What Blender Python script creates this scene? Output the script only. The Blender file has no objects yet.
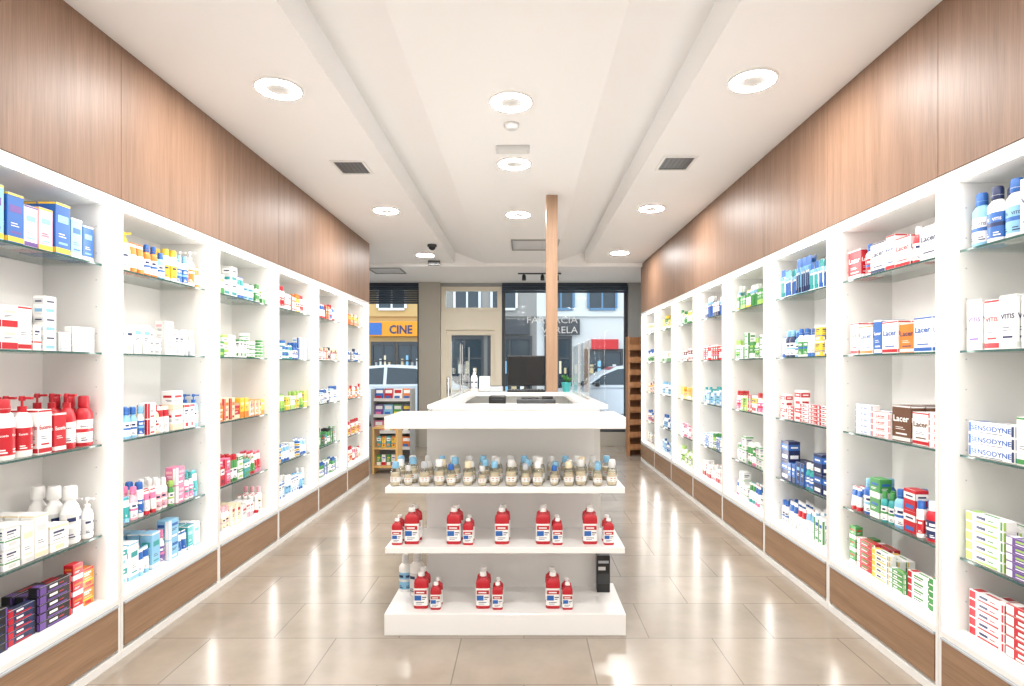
import bpy, bmesh, math, random
from mathutils import Vector, Matrix
random.seed(11)
scene=bpy.context.scene
COL=scene.collection
scene.view_settings.view_transform='Standard'
scene.view_settings.look='None'
H=1.43

# ---------------------------------------------------------------- materials
def lin(h):
    r=[int(h[i:i+2],16)/255 for i in (0,2,4)]
    return tuple((c/12.92 if c<=.04045 else ((c+.055)/1.055)**2.4) for c in r)+(1,)
HEX=dict(W='f1f0ee',B='2a62ad',L='85bbdc',N='222f58',R='b91c29',M='742838',O='e07a26',Y='eac440',G='45904c',E='a0c762',T='359b9c',
 P='dc789f',V='694a93',K='1c1c1f',S='b5b9be',C='e9d8b8',D='633f2a',H='d4d4d3',F='f0b2bc')
CN=dict(W='white',B='blue',L='light-blue',N='navy',R='red',M='maroon',O='orange',Y='yellow',G='green',E='lime-green',T='teal',
 P='pink',V='purple',K='black',S='silver',C='cream',D='brown',H='pale-grey',F='pale-pink')
MATS={}
def newmat(name):
    m=bpy.data.materials.new(name); m.use_nodes=True
    nt=m.node_tree; b=nt.nodes.get('Principled BSDF')
    return m,nt,b
def pmat(key,col,rough=.4,metal=0,emit=0,ecol=None):
    if key in MATS: return MATS[key]
    m,nt,b=newmat(key)
    b.inputs['Base Color'].default_value=col; b.inputs['Roughness'].default_value=rough
    b.inputs['Metallic'].default_value=metal
    if emit:
        b.inputs['Emission Color'].default_value=ecol or col
        b.inputs['Emission Strength'].default_value=emit
    MATS[key]=m; return m
def hx(key,h,rough=.4,metal=0,emit=0): return pmat(key,lin(h),rough,metal,emit,lin(h))
for k,h in HEX.items(): hx(k,h,.38)
def glassmat(key,tint,fac=.12,rough=.02):
    m,nt,b=newmat(key); nt.nodes.remove(b)
    out=[n for n in nt.nodes if n.type=='OUTPUT_MATERIAL'][0]
    t=nt.nodes.new('ShaderNodeBsdfTransparent'); t.inputs[0].default_value=tint
    g=nt.nodes.new('ShaderNodeBsdfGlossy'); g.inputs['Roughness'].default_value=rough
    fr=nt.nodes.new('ShaderNodeFresnel'); fr.inputs[0].default_value=1.35
    mp=nt.nodes.new('ShaderNodeMath'); mp.operation='MULTIPLY'; mp.inputs[1].default_value=fac*6; mp.use_clamp=True
    nt.links.new(fr.outputs[0],mp.inputs[0])
    mx=nt.nodes.new('ShaderNodeMixShader')
    nt.links.new(mp.outputs[0],mx.inputs[0]); nt.links.new(t.outputs[0],mx.inputs[1]); nt.links.new(g.outputs[0],mx.inputs[2])
    nt.links.new(mx.outputs[0],out.inputs[0]); MATS[key]=m; return m
glassmat('glass',(.95,.98,.97,1),.08)
glassmat('winglass',(.95,.97,.98,1),.04)
glassmat('clear',(.95,.97,.98,1),.12)
glassmat('acrylic',(.96,.98,.98,1),.06)
hx('glassedge','3c5a56',.1)
hx('white','e4e3e0',.4); hx('whitegloss','f1f0ee',.12)
hx('ceil','f3f2f1',.7); hx('wallw','ebeae8',.6)
hx('black','131315',.3); hx('dgrey','3b3d40',.5); hx('grey','9a9c9b',.6); hx('greybeige','a8a398',.7)
hx('creamframe','e3dbc9',.5); hx('screen','0a0b0e',.1); hx('chrome','c9cacc',.2,1)
hx('bluegrey','2f3d4c',.5)
hx('led','fffcf8',.5,0,12); hx('lamp','fffcf8',.5,0,268); hx('lampc','dadad8',.5)
hx('emergency','dededa',.4)
def wood(key,c1,c2,axis,sc=1.0,rough=.38):
    m,nt,b=newmat(key)
    tc=nt.nodes.new('ShaderNodeTexCoord'); mp=nt.nodes.new('ShaderNodeMapping')
    s=[14*sc,14*sc,14*sc]; s[axis]=.7*sc
    mp.inputs['Scale'].default_value=s
    n=nt.nodes.new('ShaderNodeTexNoise'); n.inputs['Scale'].default_value=1.2; n.inputs['Detail'].default_value=8; n.inputs['Roughness'].default_value=.6; n.inputs['Distortion'].default_value=.9
    mp2=nt.nodes.new('ShaderNodeMapping'); s2=[110*sc]*3; s2[axis]=3*sc; mp2.inputs['Scale'].default_value=s2
    n2=nt.nodes.new('ShaderNodeTexNoise'); n2.inputs['Scale'].default_value=2; n2.inputs['Detail'].default_value=4
    ad=nt.nodes.new('ShaderNodeMix'); ad.data_type='FLOAT'; ad.inputs[0].default_value=.4
    cr=nt.nodes.new('ShaderNodeValToRGB'); cr.color_ramp.elements[0].position=.32; cr.color_ramp.elements[1].position=.68
    cr.color_ramp.elements[0].color=lin(c1); cr.color_ramp.elements[1].color=lin(c2)
    L=nt.links.new
    L(tc.outputs['Object'],mp.inputs[0]); L(mp.outputs[0],n.inputs['Vector']); L(tc.outputs['Object'],mp2.inputs[0]); L(mp2.outputs[0],n2.inputs['Vector'])
    L(n.outputs[0],ad.inputs[2]); L(n2.outputs[0],ad.inputs[3]); L(ad.outputs[0],cr.inputs[0]); L(cr.outputs[0],b.inputs['Base Color'])
    b.inputs['Roughness'].default_value=rough; b.inputs['Specular IOR Level'].default_value=.38
    bp=nt.nodes.new('ShaderNodeBump'); bp.inputs['Strength'].default_value=.06; L(ad.outputs[0],bp.inputs['Height']); L(bp.outputs[0],b.inputs['Normal'])
    MATS[key]=m; return m
wood('woodwall','745946','967661',2,1,.47)
wood('wooddrawer','80634b','a28267',1)
wood('woodpost','96775e','b29278',2)
wood('woodrack','8a5c3a','b28259',2)
wood('woodyellow','c79a55','dcb474',2)
def floormat():
    m,nt,b=newmat('floor_tile'); L=nt.links.new
    tc=nt.nodes.new('ShaderNodeTexCoord')
    mp=nt.nodes.new('ShaderNodeMapping'); mp.inputs['Location'].default_value=(.0,.08,0)
    br=nt.nodes.new('ShaderNodeTexBrick'); br.inputs['Scale'].default_value=1
    br.inputs['Brick Width'].default_value=.66; br.inputs['Row Height'].default_value=.44
    br.inputs['Mortar Size'].default_value=.003; br.inputs['Mortar Smooth'].default_value=.1
    br.inputs['Color1'].default_value=lin('a09588'); br.inputs['Color2'].default_value=lin('988d80'); br.inputs['Mortar'].default_value=lin('7b7167')
    n=nt.nodes.new('ShaderNodeTexNoise'); n.inputs['Scale'].default_value=3.5; n.inputs['Detail'].default_value=7; n.inputs['Roughness'].default_value=.6
    cr=nt.nodes.new('ShaderNodeValToRGB'); cr.color_ramp.elements[0].position=.3; cr.color_ramp.elements[1].position=.75
    cr.color_ramp.elements[0].color=(.82,.81,.80,1); cr.color_ramp.elements[1].color=(1.05,1.05,1.05,1)
    mx=nt.nodes.new('ShaderNodeMix'); mx.data_type='RGBA'; mx.blend_type='MULTIPLY'; mx.inputs[0].default_value=1
    L(tc.outputs['Object'],mp.inputs[0]); L(mp.outputs[0],br.inputs['Vector']); L(tc.outputs['Object'],n.inputs['Vector'])
    L(n.outputs[0],cr.inputs[0]); L(br.outputs['Color'],mx.inputs[6]); L(cr.outputs[0],mx.inputs[7]); L(mx.outputs[2],b.inputs['Base Color'])
    b.inputs['Roughness'].default_value=.2; b.inputs['Specular IOR Level'].default_value=.75
    inv=nt.nodes.new('ShaderNodeMath'); inv.operation='SUBTRACT'; inv.inputs[0].default_value=1; L(br.outputs['Fac'],inv.inputs[1])
    bp=nt.nodes.new('ShaderNodeBump'); bp.inputs['Strength'].default_value=.1; bp.inputs['Distance'].default_value=.003; L(inv.outputs[0],bp.inputs['Height']); L(bp.outputs[0],b.inputs['Normal'])
    MATS['floor']=m
floormat()
def noisy(key,c1,c2,scale,rough=.8):
    m,nt,b=newmat(key); n=nt.nodes.new('ShaderNodeTexNoise'); n.inputs['Scale'].default_value=scale; n.inputs['Detail'].default_value=6
    cr=nt.nodes.new('ShaderNodeValToRGB'); cr.color_ramp.elements[0].color=lin(c1); cr.color_ramp.elements[1].color=lin(c2)
    nt.links.new(n.outputs[0],cr.inputs[0]); nt.links.new(cr.outputs[0],b.inputs['Base Color']); b.inputs['Roughness'].default_value=rough; MATS[key]=m
noisy('asphalt','5b5c5e','77787a',30); noisy('pave','9b9994','b3b0aa',12)

# ---------------------------------------------------------------- mesh builder
class MB:
    def __init__(s): s.v=[];s.f=[];s.m=[];s.sm=[]
    def add(s,vs,fs,mat,smooth=False):
        o=len(s.v); s.v+= [tuple(p) for p in vs]
        for f in fs: s.f.append(tuple(i+o for i in f)); s.m.append(mat); s.sm.append(smooth)
        return s
    def box(s,x0,x1,y0,y1,z0,z1,mat,bev=0):
        if bev:
            bm=bmesh.new(); bmesh.ops.create_cube(bm,size=1)
            for v in bm.verts: v.co=Vector(((x0+x1)/2+v.co.x*(x1-x0),(y0+y1)/2+v.co.y*(y1-y0),(z0+z1)/2+v.co.z*(z1-z0)))
            bmesh.ops.bevel(bm,geom=bm.edges[:],offset=bev,segments=2 if bev>.004 else 1,affect='EDGES',profile=.5)
            bm.verts.index_update()
            s.add([v.co[:] for v in bm.verts],[[v.index for v in f.verts] for f in bm.faces],mat); bm.free()
        else:
            s.add([(x0,y0,z0),(x1,y0,z0),(x1,y1,z0),(x0,y1,z0),(x0,y0,z1),(x1,y0,z1),(x1,y1,z1),(x0,y1,z1)],
              [(0,3,2,1),(4,5,6,7),(0,1,5,4),(1,2,6,5),(2,3,7,6),(3,0,4,7)],mat)
        return s
    def lathe(s,prof,mat,seg=14,ey=1,cx=0,cy=0,close=True,smooth=True,sq=1.0):
        vs=[];fs=[]
        for r,z in prof:
            for i in range(seg):
                a=2*math.pi*i/seg; ca,sa=math.cos(a),math.sin(a)
                if sq!=1.0: ca=math.copysign(abs(ca)**sq,ca); sa=math.copysign(abs(sa)**sq,sa)
                vs.append((cx+r*ca,cy+r*ey*sa,z))
        for j in range(len(prof)-1):
            for i in range(seg):
                a=j*seg+i;b=j*seg+(i+1)%seg; fs.append((a,b,b+seg,a+seg))
        s.add(vs,fs,mat,smooth)
        if close:
            n=len(prof)-1
            s.add([vs[i] for i in range(seg)],[tuple(reversed(range(seg)))],mat)
            s.add([vs[n*seg+i] for i in range(seg)],[tuple(range(seg))],mat)
        return s
    def arc(s,r,ey,a0,a1,z0,z1,mat,n=3):
        for i in range(n):
            p=math.radians(a0+(a1-a0)*i/n); q=math.radians(a0+(a1-a0)*(i+1)/n)
            s.add([(r*math.cos(p),r*ey*math.sin(p),z0),(r*math.cos(q),r*ey*math.sin(q),z0),(r*math.cos(q),r*ey*math.sin(q),z1),(r*math.cos(p),r*ey*math.sin(p),z1)],[(0,1,2,3)],mat)
        return s
    def prism(s,pts,a0,a1,mat,axis='y'):
        n=len(pts)
        def P(p,a): return (p[0],a,p[1]) if axis=='y' else (a,p[0],p[1])
        vs=[P(p,a0) for p in pts]+[P(p,a1) for p in pts]
        fs=[tuple(range(n)),tuple(reversed(range(n,2*n)))]+[(i,i+n,(i+1)%n+n,(i+1)%n) for i in range(n)]
        s.add(vs,fs,mat); return s
    def join(s,o):
        k=len(s.v); s.v+=o.v; s.f+=[tuple(i+k for i in f) for f in o.f]; s.m+=o.m; s.sm+=o.sm; return s
    def mesh(s,name):
        me=bpy.data.meshes.new(name); me.from_pydata(s.v,[],s.f)
        ks=[]
        for k in s.m:
            if k not in ks: ks.append(k)
        for k in ks: me.materials.append(MATS[k])
        for p,k,sm in zip(me.polygons,s.m,s.sm): p.material_index=ks.index(k); p.use_smooth=sm
        me.update()
        return me
def recalc(me):
    bm=bmesh.new(); bm.from_mesh(me); bmesh.ops.recalc_face_normals(bm,faces=bm.faces[:]); bm.to_mesh(me); bm.free(); return me
def obj(name,mb,parent=None,loc=(0,0,0),rz=0,label=None,category=None,group=None,kind=None):
    me=mb if isinstance(mb,bpy.types.Mesh) else (mb.mesh(name) if mb else None)
    o=bpy.data.objects.new(name,me); COL.objects.link(o); o.location=loc; o.rotation_euler=(0,0,rz)
    if parent: o.parent=parent
    if label:o['label']=label
    if category:o['category']=category
    if group:o['group']=group
    if kind:o['kind']=kind
    return o
_tc={}
def textmb(txt,bold=0.0):
    key=(txt,bold)
    if key not in _tc:
        c=bpy.data.curves.new('t','FONT'); c.body=txt; c.size=1; c.resolution_u=2; c.align_x='CENTER'; c.offset=bold
        o=bpy.data.objects.new('t',c); COL.objects.link(o); bpy.context.view_layer.update()
        me=bpy.data.meshes.new_from_object(o.evaluated_get(bpy.context.evaluated_depsgraph_get()))
        _tc[key]=([v.co[:] for v in me.vertices],[tuple(p.vertices) for p in me.polygons])
        bpy.data.objects.remove(o); bpy.data.curves.remove(c); bpy.data.meshes.remove(me)
    vs,fs=_tc[key]
    return [(x,y) for x,y,_ in vs],fs
def puttext(mb,txt,width,mat,face,off,u0,z0,height):
    vs,fs=textmb(txt,.022); out=[]
    lo=min(p[0] for p in vs); hi=max(p[0] for p in vs); sx_=width/(hi-lo); mid=(lo+hi)/2; sy_=height/.72
    for x,y in vs:
        x=(x-mid)*sx_; y*=sy_
        if face[0]=='F': out.append((u0+x,off,z0+y))
        elif face[0]=='L': out.append((off,u0-x,z0+y))
        else: out.append((off,u0+x,z0+y))
    mb.add(out,fs,mat)
def arctext(mb,txt,size,mat,r,ey,ac,z0):
    vs,fs=textmb(txt,.022); out=[]
    for x,y in vs:
        a=math.radians(ac)+x*size/r
        out.append((r*math.cos(a),r*ey*math.sin(a),z0+y*size))
    mb.add(out,fs,mat)

# ---------------------------------------------------------------- product templates
KN=dict(car='medicine_carton',box='cosmetics_carton',flat='flat_carton',bot='lotion_bottle',pump='pump_bottle',tube='cream_tube',jar='cream_jar',can='spray_can',brush='toothbrush_pack',big='large_bottle',vit='dental_carton',wid='toothpaste_carton')
DIM=dict(car=(.056,.048,.15),box=(.095,.07,.115),flat=(.19,.055,.040),bot=(.054,.042,.19),pump=(.066,.052,.22),tube=(.056,.046,.175),jar=(.072,.072,.06),can=(.048,.048,.205),brush=(.062,.024,.245),big=(.088,.064,.25),vit=(.074,.066,.2),wid=(.125,.06,.165))
NOUN=dict(car='cardboard carton',box='cardboard box',flat='flat cardboard box',bot='plastic bottle',pump='pump bottle',tube='squeeze tube',jar='cream jar',can='spray can',brush='toothbrush blister pack',big='large bottle',vit='tall cardboard carton',wid='wide lettered carton')
CATG=dict(car='box',box='box',flat='box',bot='bottle',pump='bottle',tube='tube',jar='jar',can='spray can',brush='toothbrush pack',big='bottle',vit='box',wid='box')
TPL={}
def template(kind,c,scale=1.0,text=None):
    scale=round(scale,2)
    key=(kind,c,scale,text)
    if key in TPL: return TPL[key]
    a,b2,c3=c; w,d,h=[q*scale for q in DIM[kind]]
    parts=[]
    var=(sum(map(ord,kind+a+b2+c3)))
    def labelbits(l,r,ey,z0,z1,ink):
        dz=z1-z0
        for ac in(-125,-55):
            l.arc(r,ey,ac-20,ac+20,z0+dz*.08,z0+dz*.13,ink); l.arc(r,ey,ac-20,ac+10,z0+dz*.18,z0+dz*.22,ink)
            if text: arctext(l,text,min(.028*scale,2.0*r/len(text)),ink,r,ey,ac,z0+dz*.68)
            else: l.arc(r,ey,ac-24,ac+24,z0+dz*.7,z0+dz*.85,ink)
    if kind in('car','box','flat','vit','wid'):
        m=MB(); m.box(-w/2,w/2,-d/2,d/2,0,h,a,.0012)
        e=.0007
        def dec(x0,x1,z0,z1,mat,sides=True,ee=e):
            m.add([(x0*w/2,-d/2-ee,z0*h),(x1*w/2,-d/2-ee,z0*h),(x1*w/2,-d/2-ee,z1*h),(x0*w/2,-d/2-ee,z1*h)],[(0,1,2,3)],mat)
            if sides:
                for sx in(-1,1):
                    m.add([(sx*(w/2+ee),x0*d/2,z0*h),(sx*(w/2+ee),x1*d/2,z0*h),(sx*(w/2+ee),x1*d/2,z1*h),(sx*(w/2+ee),x0*d/2,z1*h)],[(0,1,2,3)],mat)
        ink='N' if a in 'WHCYFEL' else 'W'
        if kind=='flat':
            dec(-.97,-.88 if text else -.6,.08,.92,b2); dec(.86,.96,.08,.92,c3,False)
            if not text:
                if var%2: dec(-.4,.45,.5,.75,c3,False); dec(-.4,.3,.22,.34,ink,False)
                else: dec(-.5,.7,.1,.3,b2,False); dec(-.4,.1,.5,.8,ink,False); dec(.2,.5,.55,.68,c3,False)
            else: dec(-.7,.5,.08,.14,c3 if c3!=a else ink,False)
            m.add([(-.9*w/2,-.8*d/2,h+e),(-.5*w/2,-.8*d/2,h+e),(-.5*w/2,.8*d/2,h+e),(-.9*w/2,.8*d/2,h+e)],[(0,1,2,3)],b2)
            m.add([(-.3*w/2,-.3*d/2,h+e),(.5*w/2,-.3*d/2,h+e),(.5*w/2,.2*d/2,h+e),(-.3*w/2,.2*d/2,h+e)],[(0,1,2,3)],c3 if c3!=a else b2)
        elif kind in('vit','wid'):
            dec(-.97,.97,.03,.13,b2); dec(-.6,.6,.2,.24,c3); dec(-.6,.4,.34,.355,ink); dec(-.6,.2,.39,.405,ink); dec(-.97,.97,.95,.99,b2)
            if not text: dec(-.7,.7,.62,.76,c3)
        else:
            v=var%4
            if v==0: dec(-.97,.97,.55,.85,b2); dec(-.7,.7,.12,.3,c3); dec(-.6,.6,.66,.74,'W' if b2 not in 'WHCYFEL' else 'N',True,e*2)
            elif v==1: dec(-.97,.97,.02,.32,b2); dec(-.7,.7,.66,.78,c3); dec(-.7,.3,.52,.55,ink); dec(-.7,.1,.46,.485,ink)
            elif v==2: dec(-.97,-.45,.03,.97,b2); dec(-.3,.8,.66,.8,c3); dec(-.3,.6,.5,.53,ink); dec(-.3,.4,.43,.46,ink); dec(-.3,.6,.1,.2,b2)
            else:
                dec(-.97,.97,.88,.99,b2); dec(-.7,.5,.7,.78,ink); dec(-.7,.2,.6,.64,ink); dec(-.97,.97,.3,.36,c3); dec(-.5,.5,.08,.24,b2); dec(-.7,.6,.44,.46,ink)
        m.box(-w/2+.003,w/2-.003,-d/2+.002,-d/2+.0035,h,h+.0006,'H')
        if text:
            if kind=='flat':
                puttext(m,text,w*.86 if len(text)>6 else w*.5,b2 if b2 not in'WH' else c3,"F",-d/2-2*e,0,h*.30,h*.42)
            else:
                tc=c3 if c3 not in 'WH' and c3!=a else ('N' if a in'WH' else 'W')
                th=min(h*.17,w*.26)
                puttext(m,text,w*.84,tc,'F',-d/2-2*e,0,h*.56,th)
                puttext(m,text,d*.86,tc,'L',-w/2-2*e,0,h*.56,min(th,d*.36)); puttext(m,text,d*.86,tc,'R',w/2+2*e,0,h*.56,min(th,d*.36))
        parts=[('body',m)]
    elif kind in('bot','big'):
        m=MB(); r=w/2; ey=d/w
        hb=h*.78; slim=var%2
        if slim: pr=[(r*.88,0),(r,.006),(r,hb*.8),(r*.93,hb*.88),(r*.6,hb*.97),(r*.4,hb)]
        else: pr=[(r*.9,0),(r*1.0,.006),(r*.96,hb*.4),(r*.98,hb*.7),(r*.8,hb*.84),(r*.45,hb*.95),(r*.42,hb)]
        m.lathe(pr,a,18,ey)
        l=MB(); l.lathe([(r*1.012,hb*.1),(r*1.012,hb*.68)],b2,18,ey,close=False)
        if c3!=b2: l.lathe([(r*1.02,hb*.36),(r*1.02,hb*.45)],c3,18,ey,close=False)
        labelbits(l,r*1.03,ey,hb*.1,hb*.68,'N' if b2 in'WHCYFEL' else 'W')
        k=MB(); kr=.55 if slim else .62
        k.lathe([(r*(kr-.04),hb-.002),(r*kr,hb+.002),(r*(kr-.02),h*.97),(r*(kr-.1),h)],c3,14,min(1,ey*1.3))
        k.lathe([(r*(kr+.01),hb+h*.06),(r*(kr+.01),hb+h*.065)],a,14,min(1,ey*1.3),close=False)
        parts=[('body',m),('label',l),('cap',k)]
    elif kind=='pump':
        m=MB(); r=w/2; ey=d/w; hb=h*.74
        m.lathe([(r*.9,0),(r,.008),(r,hb*.75),(r*.8,hb*.92),(r*.4,hb)],a,18,ey)
        l=MB(); l.lathe([(r*1.012,hb*.15),(r*1.012,hb*.65)],b2,18,ey,close=False); labelbits(l,r*1.03,ey,hb*.15,hb*.65,'N' if b2 in'WHCYFEL' else 'W')
        k=MB(); k.lathe([(r*.42,hb-.002),(r*.42,hb+.02*scale)],c3,12); k.lathe([(r*.12,hb+.02*scale),(r*.12,h*.93)],c3,8)
        k.lathe([(r*.3,h*.92),(r*.34,h*.95),(r*.26,h)],c3,10); k.box(-r*.16,r*.16,-r*1.15,0,h*.945,h*.985,c3,.001)
        parts=[('body',m),('label',l),('pump_head',k)]
    elif kind=='tube':
        m=MB(); r=d/2; vs=[];seg=16; hc=h*.16
        lv=[(r*.95,r*.95,hc),(r,r*.98,hc+.01),(r*1.03,r*.9,h*.35),(r*1.1,r*.68,h*.6),(r*1.18,r*.3,h*.86),(r*1.2,r*.05,h*.95),(r*1.2,r*.05,h)]
        for j,(rx,ry,z) in enumerate(lv):
            for i in range(seg):
                t=2*math.pi*i/seg; vs.append((rx*math.cos(t),ry*math.sin(t),z))
        for j in range(len(lv)-1):
            for i in range(seg):
                p=j*seg+i;q=j*seg+(i+1)%seg
                m.add([vs[p],vs[q],vs[q+seg],vs[p+seg]],[(0,1,2,3)],b2 if j==3 else (c3 if j==5 else a),True)
        m.add(vs[-seg:],[tuple(range(seg))],a); m.add(vs[:seg],[tuple(reversed(range(seg)))],a)
        ink='N' if a in'WHCYFEL' else 'W'
        for ac in(-125,-55): m.arc(r*1.045,.9,ac-18,ac+18,h*.24,h*.255,ink); m.arc(r*1.045,.9,ac-18,ac+8,h*.28,h*.295,ink)
        k=MB(); k.lathe([(r*.9,0),(r*.92,hc*.9),(r*.8,hc)],c3,14)
        parts=[('body',m),('cap',k)]
    elif kind=='jar':
        m=MB(); r=w/2; m.lathe([(r*.9,0),(r,.004),(r,h*.62)],a,18)
        l=MB(); l.lathe([(r*1.01,h*.15),(r*1.01,h*.5)],b2,18,close=False)
        for ac in(-125,-55): l.arc(r*1.02,1,ac-18,ac+18,h*.28,h*.36,'W' if b2 not in 'WHCYFEL' else 'N')
        k=MB(); k.lathe([(r*1.03,h*.62),(r*1.03,h*.96),(r*.97,h)],c3,18)
        parts=[('body',m),('label',l),('lid',k)]
    elif kind=='can':
        m=MB(); r=w/2; m.lathe([(r*.95,0),(r,.004),(r,h*.76),(r*.8,h*.8)],a,16)
        l=MB(); l.lathe([(r*1.015,h*.12),(r*1.015,h*.5)],b2,16,close=False); labelbits(l,r*1.03,1,h*.12,h*.5,'N' if b2 in'WHCYFEL' else 'W')
        k=MB(); k.lathe([(r*.85,h*.79),(r*.85,h*.95),(r*.7,h)],c3,16)
        parts=[('body',m),('label',l),('cap',k)]
    elif kind=='brush':
        m=MB(); m.box(-w/2,w/2,d/2-.003,d/2,0,h,a,.001); m.box(-w/2,w/2,d/2-.0045,d/2-.003,h*.76,h,b2); m.box(-w/2,w/2,-d/2,d/2-.003,0,.008,a); m.box(-w/2*.8,w/2*.8,d/2-.0045,d/2-.003,h*.05,h*.2,c3)
        k=MB()
        for q in (-.22,.22):
            k.box(w*q-.004,w*q+.004,-.004,.004,.008,h*.55,c3,.002); k.box(w*q-.0028,w*q+.0028,-.003,.003,h*.55,h*.66,'W'); k.box(w*q-.006,w*q+.006,-.01,.003,h*.62,h*.73,'L',.001)
        parts=[('body',m),('toothbrush',k)]
    J=MB()
    for n,p in parts: J.join(p)
    t=dict(parts=[(n,p.mesh(KN[kind]+'_'+n)) for n,p in parts],joined=J.mesh(KN[kind]),w=w if kind!='tube' else d*1.2,d=d,h=h)
    TPL[key]=t; return t
def plabel(kind,c,where):
    a,b,d=[CN[x] for x in c]
    if kind in('bot','big','can','tube'): s=f"{a} {NOUN[kind]} with {d} cap"
    elif kind=='pump': s=f"{a} {NOUN[kind]} with {d} pump"
    elif kind=='jar': s=f"{a} {NOUN[kind]} with {d} lid"
    else: s=f"{a} {NOUN[kind]} with {b} print"
    return s+' '+where
def place(kind,c,loc,rz,scale=1,text=None,near=False,where='on a glass shelf',group='products on the wall shelves'):
    t=template(kind,c,scale,text); nm=KN[kind]
    if kind=='car' and c[0] not in 'WHC': nm='supplement_carton'
    if near and len(t['parts'])>1:
        o=obj(nm,t['parts'][0][1],loc=loc,rz=rz)
        for n,me in t['parts'][1:]: obj(n,me,parent=o)
    else: o=obj(nm,t['joined'],loc=loc,rz=rz)
    o['label']=plabel(kind,c,where); o['category']=CATG[kind]
    if group: o['group']=group
    return o

# ---------------------------------------------------------------- room shell
XL,XR=-1.97,1.79; DEP=.38; CZ=3.0; YB=-1.6; YF=10.3; CT=2.25
def struct(name,mb): return obj(name,mb,kind='structure')
struct('floor',MB().box(-3.3,2.4,YB,YF+.2,-.1,0,'floor'))
c=MB()
prof=[(-2.45,CZ),(-1.06,CZ),(-1.04,CZ+.17),(-.60,CZ),(.45,CZ),(.91,CZ+.17),(.93,CZ),(2.3,CZ),(2.3,CZ+.25),(-2.45,CZ+.25)]
c.prism(prof,YB,8.6,'ceil'); c.box(-3.3,-2.45,7.25,8.6,CZ,CZ+.25,'ceil'); c.box(-3.3,2.3,8.6,YF+.1,CZ-.05,CZ+.25,'ceil')
cm=recalc(c.mesh('ceiling')); struct('ceiling',cm)
struct('wall_left',MB().box(XL-DEP-.1,XL-DEP-.002,YB,7.27,0,CZ,'wallw').box(-3.4,XL-DEP-.1,7.27-.02,7.27+.08,0,CZ,'wallw').box(-3.4,-3.3,7.35,YF,0,CZ,'wallw').box(XL-DEP,XL,YB,1.87,0,CZ-.001,'wallw'))
struct('wall_right',MB().box(XR+DEP+.002,XR+DEP+.1,YB,YF,0,CZ,'wallw').box(XR,XR+DEP,YB,1.54,0,CZ-.001,'wallw'))
struct('wall_back',MB().box(-2.6,2.4,YB-.1,YB,0,CZ,'wallw'))
U=.893
LY=[1.889+U*i for i in range(7)]; RY=[1.567+U*i for i in range(9)]
n=1
for ys,x0,x1 in((LY,XL-DEP,XL),(RY,XR,XR+DEP)):
    for i in range(len(ys)-1):
        struct(f'trim_{n}',MB().box(x0,x1,ys[i]+.0015,ys[i+1]-.0015,CT+.003,CZ-.001,'woodwall')); n+=1

# ---------------------------------------------------------------- cabinets
SH=[.30,.615,1.055,1.50,1.93]
def cabinet(side,y0,y1):
    s=1 if side=='L' else -1
    F=XL if side=='L' else XR
    def X(a,b):
        p,q=F-s*a,F-s*b
        return (min(p,q),max(p,q))
    e=obj('display_cabinet',None,loc=(F-s*DEP/2,(y0+y1)/2,0),label='white lit wall cabinet with glass shelves and wooden drawer',category='cabinet',group='wall display cabinets')
    def P(name,mb,label=None,parent=None):
        o=obj(name,mb,parent=parent or e,label=label)
        if parent is None: o.location=(-e.location.x,-e.location.y,0)
        return o
    a=MB(); T=.018
    a.box(*X(.002,DEP),y0+.001,y0+T,.04,CT,'white'); a.box(*X(.002,DEP),y1-T,y1-.001,.04,CT,'white')
    a.box(*X(DEP-.012,DEP),y0+T,y1-T,.04,CT,'white')
    a.box(*X(.002,DEP-.012),y0+T,y1-T,CT-.03,CT,'white'); a.box(*X(.002,DEP-.012),y0+T,y1-T,.275,.30,'white')
    a.box(*X(.02,DEP),y0+T,y1-T,.04,.055,'white')
    for yy in (y0+T,y1-T-.001):
        for i in range(14):
            z=.42+i*.13; a.box(*X(.105,.111),yy,yy+.001,z,z+.006,'S')
    P('body',a)
    P('plinth',MB().box(*X(.0,DEP),y0+.001,y1-.001,0,.04,'white'))
    dr=P('drawer',MB().box(*X(-.001,.018),y0+T+.004,y1-T-.004,.058,.262,'wooddrawer'),'brown wood-grain drawer front')
    hd=MB().box(*X(-.006,.012),y0+T+.004,y1-T-.004,.2635,.2725,'S'); P('drawer_handle',hd,'slim metal edge grip',parent=dr)
    for z in SH[1:]:
        g=MB(); g.box(*X(.083,DEP-.014),y0+T+.002,y1-T-.002,z-.008,z,'glass'); g.box(*X(.080,.0829),y0+T+.002,y1-T-.002,z-.009,z,'glassedge')
        P('glass_shelf',g,'clear glass shelf with greenish edge')
    for yy in((y0+T,y0+T+.006),(y1-T-.006,y1-T)):
        P('light_strip',MB().box(*X(.022,.046),yy[0],yy[1],.32,CT-.05,'led'),'glowing vertical light strip')
    P('light_strip',MB().box(*X(.03,.05),y0+T+.01,y1-T-.01,CT-.036,CT-.03,'led'),'glowing horizontal light strip')
    return e
for i in range(6): cabinet('L',LY[i],LY[i+1])
for i in range(8): cabinet('R',RY[i],RY[i+1])

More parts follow.
